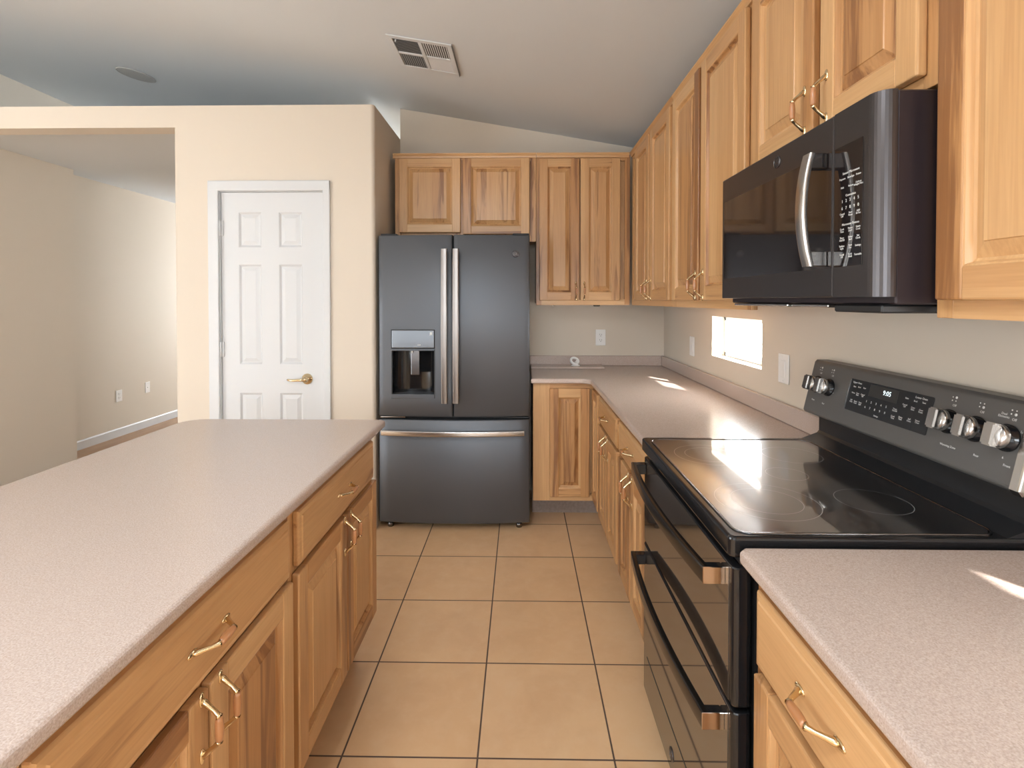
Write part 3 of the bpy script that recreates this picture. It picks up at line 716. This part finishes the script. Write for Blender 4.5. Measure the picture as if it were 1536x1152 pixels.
    up_d = (pt - pb).normalized(); nrm = Vector((-up_d.z, 0, up_d.x)); hgt = (pt - pb).length
    def PM(y, z, off=0.0):
        s = (z - pb.z) / up_d.z; p = pb + up_d * s + nrm * off
        return Matrix(((0, up_d.x, nrm.x, p.x), (-1, up_d.y, nrm.y, y), (0, up_d.z, nrm.z, p.z), (0, 0, 0, 1)))
    def plate(y1, y0, z0, z1, off, th, mt, name, par, rad=.004):
        Mx = PM((y0 + y1) / 2, (z0 + z1) / 2, off); w_, h_ = abs(y1 - y0) / 2, (z1 - z0) / up_d.z / 2
        g = MB(); g.prism(rrect(-w_, w_, -h_, h_, rad, 4), 0, th, 'z'); g.xform(Mx); return g.build(name, mt, par, r)
    ds = plate(1.548, 1.240, 1.066, 1.156, .0006, .0012, 'display_glass', 'touch_panel', pn)
    e = MB(); Mx = PM(1.549, 1.111, .0006); e.prism([(-.0012, -.042), (.0012, -.042), (.0012, .042), (-.0012, .042)], 0, .0022, 'z'); e.xform(Mx); e.build('panel_trim', 'steel', pn, r)
    plate(1.462, 1.352, 1.119, 1.152, .0019, .0006, 'slot', 'clock_screen', ds, .002)
    # labels
    K = 'range_text'; TARGET[K] = (MB(), 'panel_lettering', 'print', pn, r)
    TARGET['clock'] = (MB(), 'clock_digits', 'clock', ds, r)
    KD = 'range_touch'; TARGET[KD] = (MB(), 'touch_lettering', 'print', ds, r)
    def tx(k, s, y, z, size, off): text(k, s, size, PM(y, z, off))
    tx('clock', '9:05', 1.392, 1.137, .018, .0029)
    tx(KD, 'Upper Oven', 1.517, 1.147, .0075, .0021)
    for s, y, z in (('Bake', 1.525, 1.135), ('Broil', 1.505, 1.136), ('Start', 1.483, 1.137), ('Warm', 1.525, 1.117), ('Conv\nBake', 1.506, 1.116), ('Cancel\nOff', 1.484, 1.116), ('Self\nClean', 1.526, 1.094), ('Steam\nClean', 1.507, 1.093), ('Oven\nLight', 1.487, 1.093)):
        tx(KD, s, y, z, .0058, .0021)
    for i, s in enumerate('12345'): tx(KD, s, 1.463 - i * .0195, 1.104, .0085, .0021)
    for i, s in enumerate('67890'): tx(KD, s, 1.463 - i * .0195, 1.088, .0085, .0021)
    tx(KD, 'Settings', 1.414, 1.073, .0055, .0021)
    tx(KD, 'Lower Oven', 1.277, 1.147, .0075, .0021)
    for s, y, z in (('Bake', 1.322, 1.139), ('Broil', 1.293, 1.137), ('Start', 1.266, 1.138), ('Cancel\nOff', 1.324, 1.120), ('Conv\nBake', 1.296, 1.118), ('Conv\nRoast', 1.270, 1.117), ('Timer\nOn/Off', 1.353, 1.103), ('Cook\nTime', 1.354, 1.084), ('Delay\nTime', 1.328, 1.087), ('Self\nClean', 1.299, 1.089), ('Steam\nClean', 1.273, 1.091)):
        tx(KD, s, y, z, .0058, .0021)
    # knobs with skirt and indicator bar
    for y in (1.708, 1.645, 1.188, 1.118, 1.046):
        Mk = PM(y, 1.112, .0006)
        kb = MB(); kb.lathe([(.0275, 0), (.0275, .004), (.0245, .006), (.0235, .020)], Mk, 32, mi=1)
        kb.lathe([(.0245, .0165), (.0250, .018), (.0245, .0265), (.0225, .029), (0, .029)], Mk, 32, mi=0)
        kk = MB()
        t = bmesh.new(); bmesh.ops.create_cube(t, size=1)
        for v in t.verts: v.co = Vector((v.co.x * .026, v.co.y * .0465, .032 + v.co.z * .022))
        bmesh.ops.bevel(t, geom=[e_ for e_ in t.edges], offset=.0035, segments=2, affect='EDGES'); t.transform(Mk); kb.put(t, 'z', 0, False)
        kb.build('knob', ['steel', 'black_gloss'], r, r)
        for zz, s in ((1.149, 'Off'),):
            tx(K, s, y - .004, zz, .0075, .0004)
        # little burner map: four squares, one filled
        mp_ = MB()
        for a in (-1, 1):
            for c in (-1, 1):
                Mx = PM(y + a * .0048, 1.163 + c * .0038, .0003); fil = .0030 if (a, c) == ((-1, 1) if y > 1.15 else (-1, -1)) else .0016
                mp_.lathe([(fil, 0), (fil, .0002), (0, .0002)], Mx, 10)
        mp_.build('burner_symbol', 'print', pn, r)
    for s, y, z in (('Front', 1.712, 1.062), ('Rear', 1.655, 1.060), ('Warming Zone', 1.176, 1.060), ('Rear', 1.103, 1.060), ('Front', 1.034, 1.060), ('Hi', 1.148, 1.10), ('Lo', 1.62, 1.10), ('Dual\nElements', 1.065, 1.154), ('Lo', 1.020, 1.13), ('6', 1.046, 1.073)):
        tx(K, s, y, z, .0068, .0004)
M['slate_panel'] = mat('slate_control_panel', (0.15, 0.146, 0.14), 0.42, 0.5)
M['slate_black'] = mat('black_slate', (0.028, 0.028, 0.030), 0.35, 0.4)
M['display_glass'] = mat('display_glass', (0.022, 0.022, 0.023), 0.22)
M['dark_handle'] = mat('black_steel_handle', (0.05, 0.047, 0.045), 0.20, 0.9)
M['cap_warm_steel'] = mat('handle_end_cap', (0.60, 0.52, 0.46), 0.12, 1.0)  # warm tint puts reflected wood into the cap colour
range_()

# ------------------------------------------------------------------ microwave
def microwave():
    r = thing('microwave_oven', 'dark over-the-range microwave with steel handle under the short wall cabinet', 'microwave', (.85, 1.30, 1.376))
    Y_0, Y_1, Xf = .937, 1.655, .635
    b = MB(); b.box(.668, 1.03, Y_0 + .002, Y_1, 1.378, 1.7605, .003, 1); b.build('body', 'mw_side', r, r)
    # door and control section; the outer corner of the control section is rounded
    b = MB(); b.box(Xf, .667, 1.0725, Y_1, 1.392, 1.7605, .003, 2); dr = b.build('door', 'mw_face', r, r)
    rad = .028; arc = [(Xf + rad - rad * math.cos(a), Y_0 + rad - rad * math.sin(a)) for a in [pi / 2 * k / 8 for k in range(9)]]
    b = MB(); b.prism([(Xf, 1.0700)] + arc + [(.667, Y_0), (.667, 1.0700)], 1.392, 1.7605, 'z'); cp = b.build('control_section', 'mw_face', r, r)
    for p_ in cp.data.polygons: pass
    g = MB(); g.box(Xf - .0012, Xf - .0002, 1.076, Y_1 - .018, 1.452, 1.690, .0004, 1); g.build('door_window', 'microwave_glass', dr, r)
    g = MB(); g.box(Xf - .0012, Xf - .0002, .980, 1.0665, 1.452, 1.690, .0004, 1); kp = g.build('keypad', 'microwave_glass', cp, r)
    # handle
    h = MB(); t = bmesh.new(); n = 16; sec = rrect(-.006, .006, -.0155, .0155, .004, 3); rg = []; yc = 1.100
    for k in range(n + 1):
        z = 1.456 + (1.690 - 1.456) * k / n; s = 1 - (2 * k / n - 1) ** 2
        rg.append([t.verts.new((.601 - .016 * s + u, yc + v, z)) for u, v in sec])
    for a, c in zip(rg, rg[1:]):
        for q in range(len(sec)): t.faces.new((a[q], a[(q + 1) % len(sec)], c[(q + 1) % len(sec)], c[q]))
    t.faces.new(rg[0][::-1]); t.faces.new(rg[-1]); bmesh.ops.recalc_face_normals(t, faces=t.faces); h.put(t, 'z', 0, True)
    for z in (1.472, 1.674): h.box(.600, Xf - .0013, yc - .011, yc + .011, z - .016, z + .016, .002, 1, mi=(0 if z < 1.5 else 1))  # lower bracket's bright reflection put in as a lighter steel
    hh = h.build('handle', ['steel', 'dark_steel'], dr, r); md = hh.modifiers.new('edge', 'EDGE_SPLIT'); md.split_angle = math.radians(50)
    # badge
    Mb = Matrix.Translation((Xf - .0003, 1.305, 1.728)) @ Matrix.Rotation(-pi / 2, 4, 'Z') @ Matrix.Rotation(pi / 2, 4, 'X')
    d = MB(); d.lathe([(.0155, -.001), (.0155, .0010), (0, .0012)], Mb, 28); d.build('badge', 'slate_dark', dr, r)
    d = MB(); d.tube([Mb @ Vector((.0148 * math.cos(2 * pi * k / 28), .0148 * math.sin(2 * pi * k / 28), .0011)) for k in range(28)], .0008, 6, closed=True); TARGET['mw_badge'] = (d, 'badge_mark', 'dark_steel', dr, r)
    text('mw_badge', 'GE', .017, Mb @ Matrix.Translation((0, 0, .0015)), .8)
    # underside: filters and lamp cover
    b = MB(); b.box(.66, .90, 1.30, 1.62, 1.370, 1.3775, .002, 1, mi=0); b.box(.66, .90, 1.13, 1.28, 1.370, 1.3775, .002, 1, mi=0); b.build('grease_filter', 'steel', r, r)
    b = MB(); b.box(.655, .90, .955, 1.10, 1.362, 1.3775, .003, 1); b.build('lamp_cover', 'black', r, r)
    K = 'mw_text'; TARGET[K] = (MB(), 'keypad_lettering', 'print', kp, r)
    def tx(s, y, z, size):
        p = (Xf - .0014, y, z)
        text(K, s, size, Matrix(((0, 0, -1, p[0]), (-1, 0, 0, y), (0, 1, 0, z), (0, 0, 0, 1))))
    cs = (1.040, 1.014, .991)
    tx('Sensor Microwave', 1.014, 1.634, .0068)
    for s, y in zip(('Popcorn', 'Beverage', 'Potato'), cs): tx(s, y, 1.624, .0055)
    for s, y in zip(('Melt', 'Reheat', 'Defrost\nWeight/Time'), cs): tx(s, y, 1.607, .0052)
    tx('Convection', 1.014, 1.590, .0065)
    for i, s in enumerate('12345'): tx(s, 1.040 - i * .01225, 1.580, .0085)
    for i, s in enumerate('67890'): tx(s, 1.040 - i * .01225, 1.566, .0085)
    for s, y in zip(('Cancel\nOff', 'Start\nPause', 'Add\n30 Sec'), cs): tx(s, y, 1.553, .0055)
    tx('Microwave Options', 1.014, 1.534, .0065)
    for z, row in ((1.523, ('Cook\nTime', 'Power\nLevel', 'Steam\nCook')), (1.506, ('Timer\nOn/Off', 'Delay\nStart', 'Set\nClock')), (1.490, ('Surface\nLight', 'Vent\nFan', 'Settings')), (1.473, ('Sound\nOff', 'Lock\nHold', 'Turntable'))):
        for s, y in zip(row, cs): tx(s, y, z, .0055)
M['mw_side'] = mat('microwave_case', (0.030, 0.022, 0.026), 0.32, 0.3)
M['mw_face'] = mat('microwave_face', (0.085, 0.078, 0.080), 0.30, 0.85)
microwave()

# ------------------------------------------------------------------ fill light added out of view over the aisle
def added_fill_light(x, y):
    r = thing('added_fill_light', 'added unseen fill light in a long white box above the kitchen aisle', 'light', (x, y, CZ(x)))
    r.rotation_euler = (0, math.atan(.172), 0)
    b = MB(); W2, L2 = .33, .66
    for (a0, a1, c0, c1) in ((-W2, W2, -L2, -L2 + .03), (-W2, W2, L2 - .03, L2), (-W2, -W2 + .03, -L2 + .03, L2 - .03), (W2 - .03, W2, -L2 + .03, L2 - .03)):
        b.box(a0, a1, c0, c1, -.09, -.001, .004, 2)
    b.build('frame', 'white', r)
    b = MB(); b.box(-W2 + .031, W2 - .031, -L2 + .031, L2 - .031, -.075, -.068); b.build('fill_diffuser', 'fill_diffuser', r)
    l = bpy.data.lights.new('lamp', 'AREA'); l.shape = 'RECTANGLE'; l.size = .58; l.size_y = 1.24; l.energy = 38; l.color = (0.86, 0.94, 1.0)
    o = bpy.data.objects.new('lamp', l); COL.objects.link(o); o.parent = r; o.location = (0, 0, -.10)
M['fill_diffuser'] = mat('glowing_fill_diffuser', (0.8, 0.8, 0.8), 0.6); BS(M['fill_diffuser']).inputs['Emission Color'].default_value = (0.93, 0.97, 1, 1); BS(M['fill_diffuser']).inputs['Emission Strength'].default_value = 1.5  # glow belongs to the added fill light
added_fill_light(-.62, -.25)

# ------------------------------------------------------------------ outlets and switches (front faces local -y)
def outlet(name, label, loc, rz, style, w_=.0725, h_=.116):
    r = thing(name, label, 'switch' if 'switch' in name else 'outlet', loc, rz)
    p = MB(); p.box(-w_ / 2, w_ / 2, -.006, -.0008, -h_ / 2, h_ / 2, .003, 2); p.build('cover_plate', 'plastic', r)
    if style == 'duplex':
        for z in (-.0195, .0195):
            s = MB(); s.lathe([(.0165, 0), (.0165, .002), (0, .0022)], Matrix.Translation((0, -.006, z)) @ Matrix.Rotation(pi / 2, 4, 'X'), 20, smooth=False)
            o = s.build('receptacle', 'plastic', r)
            q = MB(); q.box(-.0075, -.0055, -.0086, -.0080, z - .001, z + .008); q.box(.0055, .0075, -.0086, -.0080, z - .001, z + .007); q.lathe([(.0025, 0), (.0025, .0004), (0, .0004)], Matrix.Translation((0, -.0082, z - .008)) @ Matrix.Rotation(pi / 2, 4, 'X'), 10); q.build('slots', 'slot', o)
    elif style == 'rocker':
        s = MB(); s.box(-.0165, .0165, -.0085, -.006, -.0335, .0335, .002, 1); s.build('rocker', 'plastic', r)
    elif style == 'gfci':
        s = MB(); s.box(-.0165, .0165, -.0080, -.006, -.0335, .0335, .002, 1); o = s.build('receptacle', 'plastic', r)
        q = MB()
        for z in (-.02, .02): q.box(-.0075, -.0058, -.0086, -.0080, z - .004, z + .004); q.box(.0058, .0075, -.0086, -.0080, z - .004, z + .004)
        q.box(-.006, .006, -.0090, -.0080, .001, .006); q.build('slots', 'slot', o)
    elif style == 'jack':
        s = MB(); s.lathe([(.008, 0), (.007, .004), (0, .0042)], Matrix.Translation((0, -.006, 0)) @ Matrix.Rotation(pi / 2, 4, 'X'), 14); s.build('jack', 'plastic', r)
    for z in ((0,) if style == 'duplex' else (-.048, .048)):
        s = MB(); s.lathe([(.003, 0), (.0025, .001), (0, .0012)], Matrix.Translation((0, -.006, z)) @ Matrix.Rotation(pi / 2, 4, 'X'), 10); s.build('screw', 'plastic', r)
    return r
outlet('power_outlet', 'white duplex outlet on the far wall above the counter', (.578, BW, 1.117), 0, 'duplex')
outlet('light_switch', 'white rocker switch plate between the corner and the small window', (RW, 3.150, 1.110), -pi / 2, 'rocker', .080)
outlet('power_outlet', 'white outlet plate between the small window and the range', (RW, 2.056, 1.118), -pi / 2, 'rocker', .080)
outlet('power_outlet', 'white duplex outlet low on the hall wall, nearer the beige corner', (-4.09, 5.21, .415), pi / 2, 'duplex', .08)
outlet('power_outlet', 'plain white jack plate low on the hall wall, nearer the opening edge', (-4.09, 5.615, .435), pi / 2, 'jack', .07)

# ------------------------------------------------------------------ ceiling register and speaker (local frame: x,y in the ceiling plane, -z down)
sl = math.atan(.172)
def ceil_frame(x, y):
    return Matrix.Translation((x, y, CZ(x))) @ Matrix.Rotation(sl, 4, 'Y')
# plane coordinates: u along slope
r = thing('ceiling_vent', 'white square four-way air register on the sloped ceiling', 'vent', (0, 0, 0))
Mv = ceil_frame(-.520, 2.834)
r.matrix_basis = Mv
v_ = MB(); hw, hh = .170, .182
for (u0, u1, w0, w1) in ((-hw, hw, -hh, -hh + .028), (-hw, hw, hh - .028, hh), (-hw, -hw + .026, -hh + .028, hh - .028), (hw - .026, hw, -hh + .028, hh - .028), (-.010, .010, -hh + .028, hh - .028), (-hw + .026, -.010, -.009, .009), (.010, hw - .026, -.009, .009)):
    v_.box(u0, u1, w0, w1, -.008, -.001, .0015, 1)
v_.build('frame', 'white', r)
d = MB(); d.box(-hw + .02, hw - .02, -hh + .02, hh - .02, -.0012, -.0004); d.build('duct_shade_sheet', 'vent_dark', r)  # flat black sheet painted as the shade inside the duct
def slats(u0, u1, w0, w1, n, tilt, mt, along='w', fill=.75):
    s = MB()
    for k in range(n):
        t = bmesh.new(); bmesh.ops.create_cube(t, size=1)
        if along == 'w':
            wd = (u1 - u0) / n
            t.transform(Matrix.Translation((u0 + (k + .5) * wd, (w0 + w1) / 2, -.0045)) @ Matrix.Rotation(tilt, 4, 'Y') @ Matrix.Diagonal((wd * fill, w1 - w0, .0008, 1)))
        else:
            wd = (w1 - w0) / n
            t.transform(Matrix.Translation(((u0 + u1) / 2, w0 + (k + .5) * wd, -.0045)) @ Matrix.Rotation(tilt, 4, 'X') @ Matrix.Diagonal((u1 - u0, wd * fill, .0008, 1)))
        s.put(t)
    s.build('louver_bank', mt, r)
M['louver_shaded'] = mat('shaded_louver', (0.20, 0.20, 0.20), 0.6)  # white louvers with their shade put into the colour
slats(-hw + .027, -.011, -hh + .029, -.010, 11, math.radians(12), 'louver_shaded', 'h')
slats(-hw + .027, -.011, .010, hh - .029, 11, math.radians(12), 'louver_shaded')
slats(.011, hw - .027, -hh + .029, -.010, 11, 0.0, 'white', 'w', .5)
slats(.011, hw - .027, .010, hh - .029, 11, math.radians(-8), 'white', 'h')
d = MB(); d.tube([(-hw + .045, -hh + .036, -.006), (-hw + .045, -hh + .036, -.018)], .004, 8); d.build('damper_lever', 'white', r)
d = MB(); d.box(hw, hw + .003, -hh, hh, -.012, -.0008); d.build('raised_edge', 'louver_shaded', r)

r = thing('ceiling_speaker', 'round flush grey speaker grille in the sloped ceiling', 'speaker', (0, 0, 0))
r.matrix_basis = ceil_frame(-2.98, 4.01)
d = MB(); d.lathe([(.128, -.0005), (.128, -.006), (.118, -.0075), (.0, -.009)], Matrix.Identity(4), 48); d.build('grille', 'grille', r)
d = MB(); d.tube([(.126 * math.cos(2 * pi * k / 48), .126 * math.sin(2 * pi * k / 48), -.005) for k in range(48)], .005, 8, closed=True); d.build('rim', 'grille', r)

# ------------------------------------------------------------------ lettering: curves turned into meshes, one mesh per panel
tmp = []
for key, body, size, mtx, sx in TEXTS:
    cu = bpy.data.curves.new('t', 'FONT'); cu.body = body; cu.size = size; cu.align_x = 'CENTER'; cu.align_y = 'CENTER'
    cu.resolution_u = 2; cu.space_line = .85; cu.extrude = 0.00008
    o = bpy.data.objects.new('t', cu); COL.objects.link(o); tmp.append((key, o, mtx @ Matrix.Diagonal((sx, 1, 1, 1)), cu))
dg = bpy.context.evaluated_depsgraph_get(); dg.update()
for key, o, mtx, cu in tmp:
    me = bpy.data.meshes.new_from_object(o.evaluated_get(dg))
    t = bmesh.new(); t.from_mesh(me); t.transform(mtx); TARGET[key][0].put(t); bpy.data.meshes.remove(me)
for key, o, mtx, cu in tmp:
    bpy.data.objects.remove(o); bpy.data.curves.remove(cu)
for key, (mb, name, mt, par, root) in TARGET.items():
    mb.build(name, mt, par, root)
